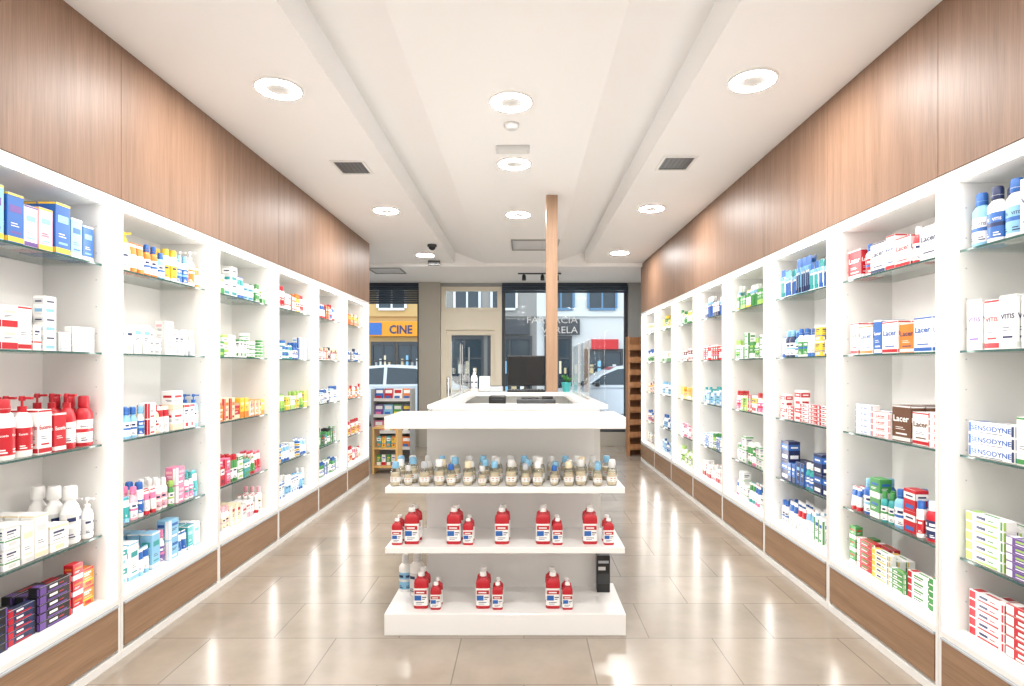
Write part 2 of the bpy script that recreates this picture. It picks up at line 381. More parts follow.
def fill(side,ui,si,spec,near):
    ys=LY if side=='L' else RY; y0,y1=ys[ui]+.035,ys[ui+1]-.035
    s=1 if side=='L' else -1; F=XL if side=='L' else XR; rz=s*math.pi/2
    z=SH[si]+.0008; toks=spec.split(); y=random.uniform(0,.01); k=0; W=y1-y0; rev=(ui==0)
    fails=0
    while fails<len(toks):
        tk=toks[k%len(toks)].split(':'); k+=1
        kind,cs=tk[0],tuple(tk[1]); cnt=int(tk[2]) if len(tk)>2 and tk[2] else 2
        sc=float(tk[3]) if len(tk)>3 and tk[3] else 1.0; txt=tk[4] if len(tk)>4 else None
        if not txt: sc*=random.choice([.76,.84,.92,.92,1.0])
        if kind=='car': sc*=1.05
        if ui>=3: sc*=.95
        if ui>=2 and cnt>2: cnt=random.choice([1,2,3])
        t=template(kind,cs,sc,txt)
        if y+t['w']>W: fails+=1; continue
        fails=0
        for q in range(cnt):
            if y+t['w']>W: break
            off0=.092+random.uniform(0,.014)
            rows=(3 if (si<=2 and ui<=2) else 2) if ui<=4 else 1
            while rows>1 and off0+rows*(t['d']+.008)>.355: rows-=1
            st=1
            if kind=='flat': st=random.choice([4,5,5]) if t['h']*5<.25 else 4
            if kind=='flat' and txt and len(txt)>6: st=3
            elif kind=='box':
                st=random.choice([1,2,2]) if ui<4 else 1
                if t['h']<.085 and ui<2: st=3
            elif kind=='jar': st=random.choice([2,3])
            elif kind=='wid' and t['h']<.115: st=2
            if si==0 and st*t['h']>.28: st=max(1,int(.28/t['h']))
            if st*t['h']>.35: st=max(1,int(.35/t['h']))
            for r in range(rows):
                for j in range(st if r==0 else max(1,st-1)):
                    jit=random.uniform(-.05,.05); yy=y+t['w']/2
                    if kind in('wid','flat'): jit*=.4
                    place(kind,cs,(F-s*(off0+t['d']/2+r*(t['d']+.008)),(y1-yy) if rev else (y0+yy),z+j*(t['h']+.0012)),rz+jit*(1 if st==1 else .5),sc,txt,near and r==0)
            y+=t['w']+.004+random.uniform(0,.003)
        y+=random.uniform(0,.006)

specs={
('L',0):["box:ORY:1:.75 box:RWO:1:.75 flat:KVR:1:.9 flat:NRK:1:.9 flat:KNV:1:.9 flat:VKN:1:.9",
         "pump:WHW:1:1.15 big:WHW:1:1.05 box:WCH:1 vit:WCH:1:1.0 vit:WHC:1:.9 box:WHG:1 big:BWG:1:.85 jar:GWE:1 big:WBG:1:.8",
         "big:RWR:1:.95:Eucerin pump:RWR:1:1.15:Eucerin vit:RWR:1:.85:Eucerin vit:WRR:1:.95:Eucerin pump:WRR:1:1.15:Eucerin big:WRR:2:.98:Eucerin vit:WRR:1:.9:Eucerin big:WMR:2:.9:Eucerin",
         "flat:WHS:1:.7 box:WSW:1:.8 box:WHL:1:.9 car:WHR:1:.9 vit:WRH:1:.9 box:WRC:1:.9 box:MDR:1 box:DRM:2",
         "vit:BWL:1:1.1 vit:LWB:1:1.1 vit:BYL:1:1.15 vit:FYL:1:1.1 vit:WVL:1:1.15 vit:BYV:1:1.2 vit:LYV:1:1.2 big:BWL:2:.85 big:LWB:2:.85"],
('L',1):["vit:TWL:1:.95 box:WTL:1 vit:WLT:1 tube:WBL:2 vit:LWT:1 bot:WVP:1 box:LWB:1 tube:BWW:2",
         "bot:WPT:2 tube:TWL:2 bot:FWP:1 can:WBB:1 tube:WPR:2 bot:WFW:2 bot:GWE:1 box:PWF:1",
         "big:BWL:1:.85 pump:LWB:1 bot:LWB:2 bot:WBL:1 box:WRH:1 bot:CWR:1 tube:WRW:2 box:WCR:1 car:WRH:2",
         "box:WCH:1:.8 car:WHC:2 car:WHL:2 jar:WHW:2 box:WHF:1 car:WFH:2 tube:WHS:2",
         "bot:WYO:2 pump:CWY:1 tube:WOO:2 bot:OWB:2 big:LWB:1:.8 can:WYY:2 bot:WBL:2 pump:WOW:1"],
('L',2):["car:WFR:2 tube:WHR:2 bot:WCF:2 car:CWR:2 box:HWR:1",
         "tube:RWP:2 car:RWM:2 box:PRW:1 can:GWR:2 box:WGE:1 car:TWG:2 tube:GWR:2",
         "car:OCR:2 box:OWC:1 car:CRO:2 box:RCO:1 car:YOC:2 car:OWR:2",
         "jar:WGG:2 box:GWE:1 jar:WHE:3 tube:WHH:2 car:WGW:2 jar:GWW:2",
         "bot:WGG:2:.8 car:WGE:2 box:HWT:2 tube:WTB:3 jar:WLW:2"],
('L',3):["tube:LWB:3 can:WLW:2 car:WBL:3","tube:WLB:3 car:HWL:2 jar:WYB:3","car:WEG:2 bot:CYE:2 tube:EWG:2 car:YEW:2","bot:BWB:2:.9 box:WBL:2 jar:TWB:2 tube:WTT:2","car:WRO:2 bot:YWO:2 can:WRR:2 car:WHR:2"],
('L',4):["bot:GWB:2 car:WBG:2 tube:WGG:2","car:KGR:2 bot:TWG:2 can:GWK:2","bot:HWB:3 tube:WHN:2 car:WLB:2","car:CRK:2 bot:WMK:2 box:WRM:2","tube:WBR:3 car:ORW:2 bot:WBR:2"],
('L',5):["bot:WOR:2 tube:WPR:3 car:WRO:2","car:RWP:3 bot:WYR:2","bot:OWR:2 car:WOY:3","tube:WBB:2 car:WKB:2 bot:BWN:2","bot:YOW:2 car:OYR:3"],
('R',0):["flat:WRR:1 flat:RWH:1 flat:WRM:1 flat:WRH:2",
         "flat:WEG:1 flat:VWE:1 flat:WPO:1 flat:HVW:2",
         "flat:WBN:1:1.2:SENSODYNE vit:WGH:1:1.1 flat:WTB:1:1.2:SENSODYNE flat:WNB:1:1.1:SENSODYNE vit:HTB:2",
         "vit:WHV:1:1.05:VITIS vit:WRR:1:1.0:VITIS vit:WHN:1:1.05:VITIS vit:WHV:2:1.0:VITIS vit:WOB:2:1:VITIS",
         "big:LWB:1:.9:VITIS big:WBN:1:.9:VITIS big:WLB:1:.92:VITIS vit:HSN:1:1.05:VITIS big:WTN:1:.9:VITIS big:WBB:2"],
('R',1):["flat:WGR:1:.8 flat:WRG:1:.8 flat:GWE:1:.8 flat:WYG:1:.8 flat:RWG:1:.8 box:GWR:1:.8",
         "big:RWR:1:.8 bot:MWR:1 big:RNW:1:.8 can:WRB:1 box:RWB:1 big:LWB:1:.85 bot:TWG:2 box:GWB:1 big:BWL:1:.85 tube:WBR:2 bot:RWW:2",
         "flat:WRR:1:.8:Lacer wid:WRD:1:.95:Lacer wid:DHW:1:1.1:Lacer flat:WRR:1:.8:Lacer flat:WBB:1:.8:Lacer",
         "wid:WHN:1:.95:Lacer wid:WBB:1:1:Lacer wid:OHN:1:.9:Lacer wid:WRB:1:1.0:Lacer vit:BWW:1:.9:Lacer wid:WOB:1:.95:Lacer vit:WRR:1:.9:Lacer",
         "vit:RWW:1:1:Lacer wid:WHN:1:.95:Lacer big:RWH:1:.85 wid:WRR:1:.9:Lacer vit:WRB:1:.9:Lacer wid:WNN:1:1:Lacer big:WRB:1:.85 wid:RWW:1:1.0:Lacer"],
('R',2):["tube:WBH:2 bot:WHB:2 car:WGB:2 tube:WLW:2 tube:WRW:2","car:BNW:2 box:NBW:2:1.2 bot:TBW:2 car:NBL:2","flat:RWR:1:.7 flat:WRR:1:.8 flat:RWH:1:.8 flat:WRB:1:.8 box:WRR:1","big:LWB:1:.9 big:NWL:2:.9 box:YWB:1 tube:HWB:3 bot:WGB:2","brush:WBT:3 brush:LBN:3 brush:WTB:3"],
('R',3):["tube:WGT:2 box:WHG:2 tube:WBP:2","tube:WGP:3 can:GWW:2 box:HGW:2","car:RWG:2 car:EWY:2 bot:WPR:2 car:WYR:2","car:GWE:3 box:WGG:2 bot:WGE:2","brush:GWG:3:.9 tube:WGY:2 car:GEW:3"],
('R',4):["tube:WHF:3 car:WRF:2","car:BWL:2 bot:EWG:2 car:WLB:2","car:LWB:3 bot:WLT:2","car:RWP:3 tube:WRR:2","brush:NWB:3 car:WNR:3"],
('R',5):["can:WEE:3 bot:EWW:2","car:WPV:3 tube:WPP:2","car:YWO:3 box:YOW:2","tube:WRR:3 car:WMR:2","bot:WGG:2 tube:WYG:3"],
('R',6):["bot:WBB:3 car:LWB:2","bot:WLB:3 tube:WBN:2","can:WLL:3 car:WBT:3","car:WGY:3","bot:GWY:3 car:YWG:2"],
('R',7):["car:WDY:3","bot:WRB:3","car:WOR:3 bot:YWR:2","can:WGB:3","car:WYB:3"],
}
for (sd,u),sp in specs.items():
    near=u<=1
    for si in range(5): fill(sd,u,si,sp[si],near)

# ---------------------------------------------------------------- centre counter
def px(u,Y): return (u-524)*Y/569
Y0=3.025
IX0,IX1=-.744,.542
ic=obj('display_counter',None,loc=(-.1,4.1,0),label='long white service counter with stepped display shelves at its end',category='counter')
def IP(name,mb,label=None):
    o=obj(name,mb,parent=ic,label=label); o.location=(.1,-4.1,0); return o
b=MB(); BX0,BX1=-.58,.42
b.box(BX0,BX1,3.40,3.44,.117,1.10,'whitegloss')
b.box(BX0,BX0+.04,3.44,5.30,.0,1.17,'white'); b.box(BX1-.0,BX1+.04,3.44,5.30,0,1.17,'white'); b.box(BX0+.04,BX1,5.26,5.30,0,1.17,'white')
b.box(-.55,.45,3.40,3.42,1.164,1.18,'white')
IP('body',b)
IP('countertop',MB().box(IX0,IX1,Y0,3.44,1.10,1.164,'whitegloss',.003),'thick glossy white countertop')
RZ=1.205
t=MB()
t.box(-.575,.50,3.385,3.50,1.18,RZ,'whitegloss',.003)
t.box(-.575,-.43,3.501,5.35,1.17,RZ,'whitegloss',.003); t.box(.355,.50,3.501,5.35,1.17,RZ,'whitegloss',.003); t.box(-.429,.354,5.05,5.35,1.17,RZ,'whitegloss',.003)
IP('raised_rim',t,'raised glossy white rim around the work well')
IP('base_plate',MB().box(IX0,IX1,Y0,3.46,0,.117,'whitegloss',.003),'thick white base plate')
for z in(.47,.79): IP('display_shelf',MB().box(IX0+.005,IX1-.005,Y0,3.399,z-.032,z,'whitegloss',.002),'thin white display shelf')
IP('desk',MB().box(BX0+.04,BX1,3.44,5.26,.93,.96,'white'),'inner work surface')
def screen(x,y0,y1,h):
    e=obj('clear_screen',MB().box(x-.002,x+.002,y0,y1,RZ+.012,RZ+h,'acrylic'),label='clear upright acrylic screen standing on white counter rim',category='screen',group='clear screens on the counter')
    for yy in(y0+.02,y1-.02): obj('post',MB().box(x-.004,x+.004,yy-.004,yy+.004,RZ+.001,RZ+h+.003,'chrome'),parent=e)
    obj('clamp_rail',MB().box(x-.006,x+.006,y0,y1,RZ+.0008,RZ+.012,'chrome'),parent=e)
screen(-.50,3.9,4.5,.40); screen(-.50,4.6,5.2,.40); screen(.43,3.75,4.4,.40); screen(.43,4.5,5.0,.40)
def prodbottle(loc,sc,rz=0):
    key=('syr',sc)
    if key not in TPL:
        w,d,h=.078*sc,.046*sc,.195*sc
        m=MB(); hb=h*.86; r=w/2; ey=d/w; Q=.5
        m.lathe([(r*.94,0),(r,.005),(r,hb*.8),(r*.92,hb*.9),(r*.5,hb*.98),(r*.4,hb)],'R',24,ey,sq=Q)
        l=MB(); l.lathe([(r*1.012,hb*.10),(r*1.012,hb*.66)],'W',24,ey,close=False,sq=Q)
        yq=-d/2*1.03
        def q(x0,x1,z0,z1,mat,o=0): l.add([(x0*r,yq-o,hb*z0),(x1*r,yq-o,hb*z0),(x1*r,yq-o,hb*z1),(x0*r,yq-o,hb*z1)],[(0,1,2,3)],mat)
        q(-.85,.85,.47,.60,'R'); q(-.6,.5,.51,.55,'W',.001); q(-.85,.1,.27,.43,'B'); q(.2,.8,.36,.39,'N'); q(.2,.6,.3,.32,'N'); q(-.6,.5,.2,.22,'N'); q(-.6,.2,.15,.165,'N')
        k=MB(); k.lathe([(r*.46,hb-.001),(r*.48,hb+.003),(r*.46,h*.97),(r*.4,h)],'W',14); k.lathe([(r*.5,hb),(r*.5,hb+.006)],'R',14)
        TPL[key]=[('body',m.mesh('syrup_body')),('label',l.mesh('syrup_label')),('cap',k.mesh('syrup_cap'))]
    t=TPL[key]; o=obj('syrup_bottle',t[0][1],loc=loc,rz=rz,label=('tall' if sc>.9 else 'small')+' red bottle with white and blue label on white shelf',category='bottle',group='red bottles on the counter shelves')
    for n,me in t[1:]: obj(n,me,parent=o)
for big,sm in((412,398),(454,468),(502,None),(543,557),(590,608)):
    prodbottle((px(big,3.10),3.10,.4705),1.0)
    if sm: prodbottle((px(sm,3.09)+(.002 if sm>big else -.002),3.08,.4705),.72)
    prodbottle((px(big,3.10)+.004,3.17,.4705),1.0)
    if sm: prodbottle((px(sm,3.09)+(.002 if sm>big else -.002),3.15,.4705),.72)
for big,sm in((421,435),(483,497),(553,567)):
    prodbottle((px(big,3.10),3.11,.1175),1.0); prodbottle((px(big,3.1),3.18,.1175),1.0)
    prodbottle((px(sm,3.08)+.003,3.09,.1175),.74); prodbottle((px(sm,3.08)+.003,3.155,.1175),.74)
def feedjar(loc,capc,sc=1.0):
    key=('fj',capc,sc)
    if key not in TPL:
        r=.027*sc; g=sc
        m=MB(); m.lathe([(r*.9,0),(r,.004),(r,.075*g),(r*.8,.09*g),(r*.6,.096*g)],'clear',16)
        f=MB(); f.lathe([(r*.85,.003),(r*.93,.008),(r*.93,.068*g)],'C',14)
        l=MB(); l.lathe([(r*1.02,.022*g),(r*1.02,.048*g)],'W',16,close=False)
        for ac in(-110,-70): l.arc(r*1.04,1,ac-12,ac+12,.028*g,.032*g,'S'); l.arc(r*1.04,1,ac-12,ac+12,.038*g,.042*g,'O')
        k=MB(); k.lathe([(r*.66,.094*g),(r*.7,.098*g),(r*.66,.122*g),(r*.55,.128*g)],capc,16)
        TPL[key]=[('body',m.mesh('fj_body')),('contents',f.mesh('fj_c')),('label',l.mesh('fj_l')),('lid',k.mesh('fj_k'))]
    t=TPL[key]; o=obj('glass_jar',t[0][1],loc=loc,rz=random.uniform(-.3,.3),label=f"small clear jar of cream powder with {CN[capc]} lid",category='jar',group='small jars on the counter shelf')
    for n,me in t[1:]: obj(n,me,parent=o)
x=IX0+.05; i=0
while x<IX1-.03:
    feedjar((x,3.075+.012*(i%2),.7905),['L','H','S','W','B','C','H'][i%7],[1,.82,1,1.08,.9][i%5])
    feedjar((x+.012,3.150+.006*(i%3),.7905),['W','L','H','C','L'][i%5],[1.0,1.1,.9][i%3])
    feedjar((x-.006,3.24,.7905),['L','W','H'][i%3],1.05)
    x+=.066+.012*((i*2)%3); i+=1
place('big','WHH',(px(418,3.3),3.28,.1175),0,1.0,None,True,'on white base plate',None)
place('big','WLH',(px(404,3.3),3.34,.1175),0,.85,None,True,'on white base plate',None)
k=MB(); k.box(-.038,.038,-.03,.03,0,.215,'black',.002); k.box(-.032,.032,-.0312,-.0302,.05,.11,'dgrey'); k.box(-.03,.012,-.0312,-.0302,.13,.15,'H'); k.box(-.03,.03,-.0312,-.0302,.17,.185,'S')
obj('black_carton',k,loc=(px(603,3.33),3.34,.1175),label='black carton with grey print on white base plate',category='box')
ri=MB(); ri.box(-.34,.34,-.18,.18,0,.155,'white',.003)
obj('desk_riser',ri,loc=(-.04,4.75,.9605),label='low white riser box on the inner desk',category='stand')
m=MB(); m.box(-.16,.16,-.1,.1,0,.05,'dgrey',.008); m.box(-.12,.02,-.07,.05,.05,.06,'black',.002); m.box(.05,.14,-.07,.06,.05,.07,'black',.004)
obj('till_console',m,loc=(.1,4.75,1.116),label='low dark till console on the inner desk',category='till')
m=MB(); m.box(-.07,.07,-.08,.08,0,.075,'black',.01); m.box(-.05,.05,-.082,-.06,.045,.05,'dgrey')
obj('receipt_printer',m,loc=(-.22,4.75,1.116),label='small black receipt printer on the inner desk',category='printer')
m=MB(); m.box(-.17,.17,-.055,.055,0,.02,'black',.005)
for r in range(4):
    for q in range(11): m.box(-.16+q*.029,-.16+q*.029+.024,-.05+r*.026,-.05+r*.026+.021,.02,.025,'dgrey')
obj('keyboard',m,loc=(0.02,5.11,RZ+.0005),label='black computer keyboard on white counter rim',category='keyboard')
e=obj('computer_monitor',None,loc=(px(526,5.26),5.265,RZ+.0005),label='black computer monitor on the counter',category='monitor')
obj('stand',MB().lathe([(.08,0),(.08,.008),(.03,.014),(.018,.03),(.018,.12)],'black',20),parent=e)
sm=MB(); sm.box(-.175,.175,-.02,.025,.05,.33,'black',.006)
obj('screen_housing',sm,parent=e); obj('screen',MB().box(-.162,.162,-.0215,-.0202,.065,.318,'screen'),parent=e,label='dark switched-off screen')
e=obj('potted_plant',MB().lathe([(.032,0),(.045,.08),(.047,.085),(.04,.085),(.038,.07)],'T',18),loc=(.385,5.18,RZ+.0005),label='small green plant in teal pot on the counter',category='plant')
lf=MB()
hx('leaf','3c7a3a',.5)
for i in range(16):
    a=i*2.4; l=.04+.03*(i%3)/2; up=.04+.05*((i*7)%5)/5
    dx,dy=math.cos(a),math.sin(a); nx,ny=-dy*.012,dx*.012
    lf.add([(0,0,.08),(dx*l*.5+nx,dy*l*.5+ny,.08+up*.7),(dx*l,dy*l,.08+up),(dx*l*.5-nx,dy*l*.5-ny,.08+up*.7)],[(0,1,2,3)],'leaf')
obj('foliage',lf,parent=e)
m=MB(); m.box(-.05,.05,-.03,.03,0,.01,'clear',.002); m.add([(-.05,.0,.01),(.05,.0,.01),(.05,.03,.14),(-.05,.03,.14)],[(0,1,2,3)],'H'); m.add([(-.05,.003,.01),(.05,.003,.01),(.05,.033,.14),(-.05,.033,.14)],[(3,2,1,0)],'L')
obj('leaflet_holder',m,loc=(-.36,5.2,RZ+.0005),label='clear leaflet holder with pale cards on counter',category='holder')
m=MB(); m.box(-.06,.06,-.05,.05,0,.05,'S',.008); m.box(-.05,.05,-.04,.0,.05,.056,'dgrey')
obj('card_terminal',m,loc=(-.25,5.15,RZ+.0005),label='silver grey countertop card terminal',category='terminal')
place('pump',tuple('WHW'),(-.46,5.26,RZ+.0008),0,.95,None,True,'on the white counter rim',None)
struct('trim_20',MB().box(px(552,5.18)-.052,px(552,5.18)+.052,5.18,5.284,RZ+.0005,CZ-.0005,'woodpost',.003))

# ---------------------------------------------------------------- ceiling fixtures
def downlight(x,y,z=CZ,r=.122):
    key=('dl',r)
    if key not in TPL:
        a=MB(); a.lathe([(r*1.08,0),(r*1.08,-.004),(r*1.04,-.011),(r*.985,-.0112)],'W',36,close=False)
        b=MB(); b.lathe([(r*.98,-.0112),(r*.55,-.0112)],'lamp',36,close=False)
        c=MB(); c.lathe([(r*.55,-.0110),(r*.52,-.0125),(0.001,-.0125)],'lampc',36,close=False)
        TPL[key]=[recalc(a.mesh('dl_a')),b.mesh('dl_b'),c.mesh('dl_c')]
    t=TPL[key]
    o=obj('ring_downlight',t[0],loc=(x,y,z),label='round recessed ceiling light with glowing ring',category='ceiling light',group='round ceiling lights')
    obj('diffuser',t[1],parent=o); obj('lamp_centre',t[2],parent=o)
for (x,y) in [(-.077,3.36),(-.075,4.38),(-.06,5.84),(-1.38,3.2),(-1.38,5.69),(1.25,3.11),(1.26,5.62),(-1.38,7.95),(1.31,7.8),(-1.38,.7),(1.25,.7),(-.08,1.9),(-.08,-.2)]:  # last four: out of view around the camera, added as fill light
    downlight(x,y)
def grille(x,y,w=.26,d=.3):
    e=obj('ceiling_vent',None,loc=(x,y,CZ),label='rectangular ceiling air vent with dark slats',category='vent',group='ceiling vents')
    f=MB()
    f.box(-w/2,w/2,-d/2,-d/2+.02,-.008,-.0005,'white'); f.box(-w/2,w/2,d/2-.02,d/2,-.008,-.0005,'white'); f.box(-w/2,-w/2+.02,-d/2+.02,d/2-.02,-.008,-.0005,'white'); f.box(w/2-.02,w/2,-d/2+.02,d/2-.02,-.008,-.0005,'white')
    obj('frame',f,parent=e); g=MB(); g.box(-w/2+.02,w/2-.02,-d/2+.02,d/2-.02,-.002,-.0005,'black')
    k=6
    for i in range(k):
        yy=-w/2+.045+i*(w-.09)/(k-1); g.box(yy-.002,yy+.002,-d/2+.02,d/2-.02,-.006,-.003,'dgrey')
    obj('slats',g,parent=e,label='dark slatted grille')
grille(-1.35,4.47); grille(1.17,4.38)
obj('smoke_detector',MB().lathe([(.05,0),(.05,-.015),(.035,-.03),(.02,-.034),(.001,-.034)],'H',24,close=False),loc=(-.08,3.68,CZ),label='round white smoke detector on ceiling',category='smoke detector')
m=MB(); m.box(-.12,.12,-.05,.05,-.03,0,'H',.006); m.box(-.1,.1,-.035,.035,-.033,-.03,'emergency')
obj('emergency_light',m,loc=(-.08,4.07,CZ),label='flat rectangular emergency light on ceiling',category='light')
def cassette(x,y,z,s):
    m=MB()
    for q in (0,1,2):
        a=s/2-q*s*.14; b2=a-.02; zz=-.012+q*.004
        for (x0,x1,y0,y1) in((-a,a,-a,-b2),(-a,a,b2,a),(-a,-b2,-b2,b2),(b2,a,-b2,b2)): m.box(x0,x1,y0,y1,zz-.004,-.0005,'H' if q else 'grey')
    m.box(-s/2+.02,s/2-.02,-s/2+.02,s/2-.02,-.004,.0,'H')
    obj('air_diffuser',m,loc=(x,y,z),label='square ceiling air diffuser panel',category='air diffuser',group='square ceiling diffusers')
cassette(.14,7.3,CZ,.60); cassette(-2.15,8.95,CZ-.05,.5)
def dome(x,y,z):
    e=obj('security_camera',MB().lathe([(.06,0.001),(.06,-.025),(.05,-.03)],'dgrey',20),loc=(x,y,z),label='dark dome security camera on ceiling',category='camera')
    obj('dome',MB().lathe([(.045,-.03),(.04,-.055),(.02,-.07),(.001,-.073)],'black',20,close=False),parent=e)
dome(-1.18,7.3,CZ)
m=MB(); m.box(-.09,.09,-.015,.015,-.07,.001,'black',.004)
obj('exit_lamp',m,loc=(px(434,8.4),8.4,CZ),label='small dark box lamp on ceiling',category='lamp')
e=obj('track_spotlight',MB().box(-.35,.35,-.015,.015,-.02,0,'dgrey',.002),loc=(.25,9.2,CZ-.05),label='dark track with small spotlights on ceiling',category='spotlight')
for q in(-.25,.05,.28): obj('lamp_head',MB().lathe([(.03,-.12),(.034,-.11),(.03,-.04),(.01,-.02)],'black',14,cx=q),parent=e)

# ---------------------------------------------------------------- facade
def fx(u): return (u-524)/55.24
def fz(v): return H+(367-v)/55.24
FY=YF; CF=CZ-.05
w=MB(); w.box(fx(420),fx(441),FY-.12,FY+.18,0,CF,'greybeige'); w.box(fx(628),2.3,FY-.05,FY+.18,0,CF,'grey')
w.box(-3.4,fx(420),FY,FY+.15,CF-.06,CF,'grey'); w.box(fx(441),fx(628),FY,FY+.15,CF-.06,CF,'grey')
w.box(-3.4,fx(420),FY,FY+.15,0,.35,'greybeige'); w.box(fx(499)+.05,fx(628),FY,FY+.15,0,.25,'greybeige')
struct('wall_front',w)
def window(name,x0,x1,z0,z1,frame,fw=.05,mull=()):
    m=MB(); m.box(x0,x1,FY+.02,FY+.09,z0,z0+fw,frame); m.box(x0,x1,FY+.02,FY+.09,z1-fw,z1,frame)
    m.box(x0,x0+fw,FY+.02,FY+.09,z0+fw,z1-fw,frame); m.box(x1-fw,x1,FY+.02,FY+.09,z0+fw,z1-fw,frame)
    for q in mull: m.box(q-.025,q+.025,FY+.02,FY+.09,z0+fw,z1-fw,frame)
    m.box(x0+fw,x1-fw,FY+.05,FY+.056,z0+fw,z1-fw,'winglass')
    struct(name,m)
window('window_1',-3.3,fx(420)-.002,.352,CF-.062,'dgrey')
window('window_2',fx(499)+.052,fx(628)-.002,.252,CF-.062,'dgrey',.06)
window('window_3',fx(441)+.002,fx(499)+.048,fz(312),CF-.062,'creamframe',.08)
dm=MB(); x0,x1=fx(441)+.002,fx(499)+.048; zt=fz(330)
dm.box(x0,x1,FY-.02,FY+.12,zt,fz(312)-.002,'creamframe'); dm.box(x0,x0+.10,FY-.02,FY+.1,0,zt,'creamframe'); dm.box(x1-.12,x1,FY-.02,FY+.1,0,zt,'creamframe')
dm.box(x0+.10,x1-.12,FY+.03,FY+.08,.0,.14,'creamframe'); dm.box(x0+.10,x1-.12,FY+.03,FY+.08,.95,1.03,'creamframe'); dm.box(x0+.10,x1-.12,FY+.03,FY+.08,zt-.09,zt,'creamframe')
dm.box(x0+.10,x0+.18,FY+.03,FY+.08,.14,zt-.09,'creamframe'); dm.box(x1-.20,x1-.12,FY+.03,FY+.08,.14,zt-.09,'creamframe')
dm.box(x0+.18,x1-.20,FY+.05,FY+.056,.14,zt-.09,'winglass')
d1=struct('door_1',dm)
obj('door_handle',MB().box(x0+.12,x0+.15,FY-.03,FY+.03,.85,1.25,'chrome',.006),parent=d1)
def shutter(x0,x1,z0,z1):
    m=MB(); z=z0
    while z<z1-.01: m.box(x0,x1,FY-.035,FY-.005,z,min(z1,z+.036),'bluegrey',.008); z+=.04
    obj('roller_shutter',m,label='dark blue-grey rolled shutter above the window',category='shutter',group='rolled shutters')
shutter(-3.28,fx(420)-.02,fz(304),CF); shutter(fx(502),fx(627),fz(293),CF)
m=MB(); hx('vinyl_glow','e9eef1',.5,0,.1)  # unlit letters, slight emission added so they stand out brighter
for txt,v,wd_ in(('FARMACIA',323,.92),('VARELA',333,.66)):
    vs,fs=textmb(txt,-.002); lo=min(p[0] for p in vs); hi=max(p[0] for p in vs); s=wd_/(hi-lo)
    m.add([(fx(578)-wd_+(a-lo)*s,FY+.045,fz(v)+b*.175) for a,b in vs],fs,'vinyl_glow')
obj('window_lettering',m,label='thin pale shop lettering on the window glass',category='sign')

# ---------------------------------------------------------------- furniture near entrance
def book(loc,c,rx=0):
    m=MB(); m.box(-.065,.065,-.008,.008,0,.17,c[0],.001); m.box(-.05,.05,-.0088,-.0082,.1,.15,c[1]); m.box(-.05,.03,-.0088,-.0082,.02,.06,c[2]); m.box(-.063,.0655,-.006,.006,.002,.1705,'W')
    o=obj('magazine',m,loc=loc,label=f'{CN[c[0]]} covered magazine on the rack',category='magazine',group='magazines on the rack'); o.rotation_euler=(rx,0,0)
e=obj('magazine_rack',None,loc=(-1.98,8.5,0),label='grey tiered magazine rack with colourful covers',category='rack')
m=MB(); m.box(-.3,-.28,-.02,.3,0,1.10,'grey'); m.box(.28,.3,-.02,.3,0,1.10,'grey'); m.box(-.28,.28,.28,.3,0,1.10,'grey')
obj('frame',m,parent=e)
cs=['BWR','YRW','GWY','OWB','VWP','RWB','TWO','NYW','PWV','LWB','WRB','DCW']; q=0
for r in range(4):
    z=.21+r*.24; obj('tray',MB().box(-.28,.28,.0+.02*r,.26,z-.015,z,'white').box(-.28,.28,.0+.02*r,.01+.02*r,z,z+.03,'H'),parent=e)
    for i in range(4):
        c_=cs[q%12]; q+=5; book((-1.98-.21+i*.14,8.5+.045+.02*r,z+.004),c_,-.2)
m=MB(); m.box(-.17,-.145,0-.15,.15,0,.62,'woodyellow'); m.box(.145,.17,-.15,.15,0,.62,'woodyellow')
for z in(.08,.33,.6): m.box(-.145,.145,-.15,.15,z,z+.022,'woodyellow')
obj('wooden_shelf',m,loc=(-1.86,7.75,0),label='small low shelf in light yellow wood',category='shelf')
for i in range(4):
    place('car',('W','R','B') if i%2 else ('G','W','Y'),(-1.86-.1+i*.066,7.7,.103),0,.95,None,False,'on yellow wooden shelf','boxes on the small shelf')
    place('car',('Y','R','B') if i%2 else ('T','W','O'),(-1.86-.1+i*.066,7.7,.353),0,.95,None,False,'on yellow wooden shelf','boxes on the small shelf')
m=MB()
for x in(-.13,.10): m.box(x,x+.03,-.12,.12,0,1.92,'woodrack')
for i in range(9):
    z=.1+i*.2; m.box(-.1,.1,-.12,.1,z,z+.02,'woodrack'); m.box(-.1,.1,-.125,-.11,z+.02,z+.09,'woodrack')
m.box(-.1,.1,.1,.12,0,1.92,'woodrack')
obj('wooden_brochure_rack',m,loc=(1.8,9.25,0),label='tall brown wooden rack with slatted shelves',category='rack')

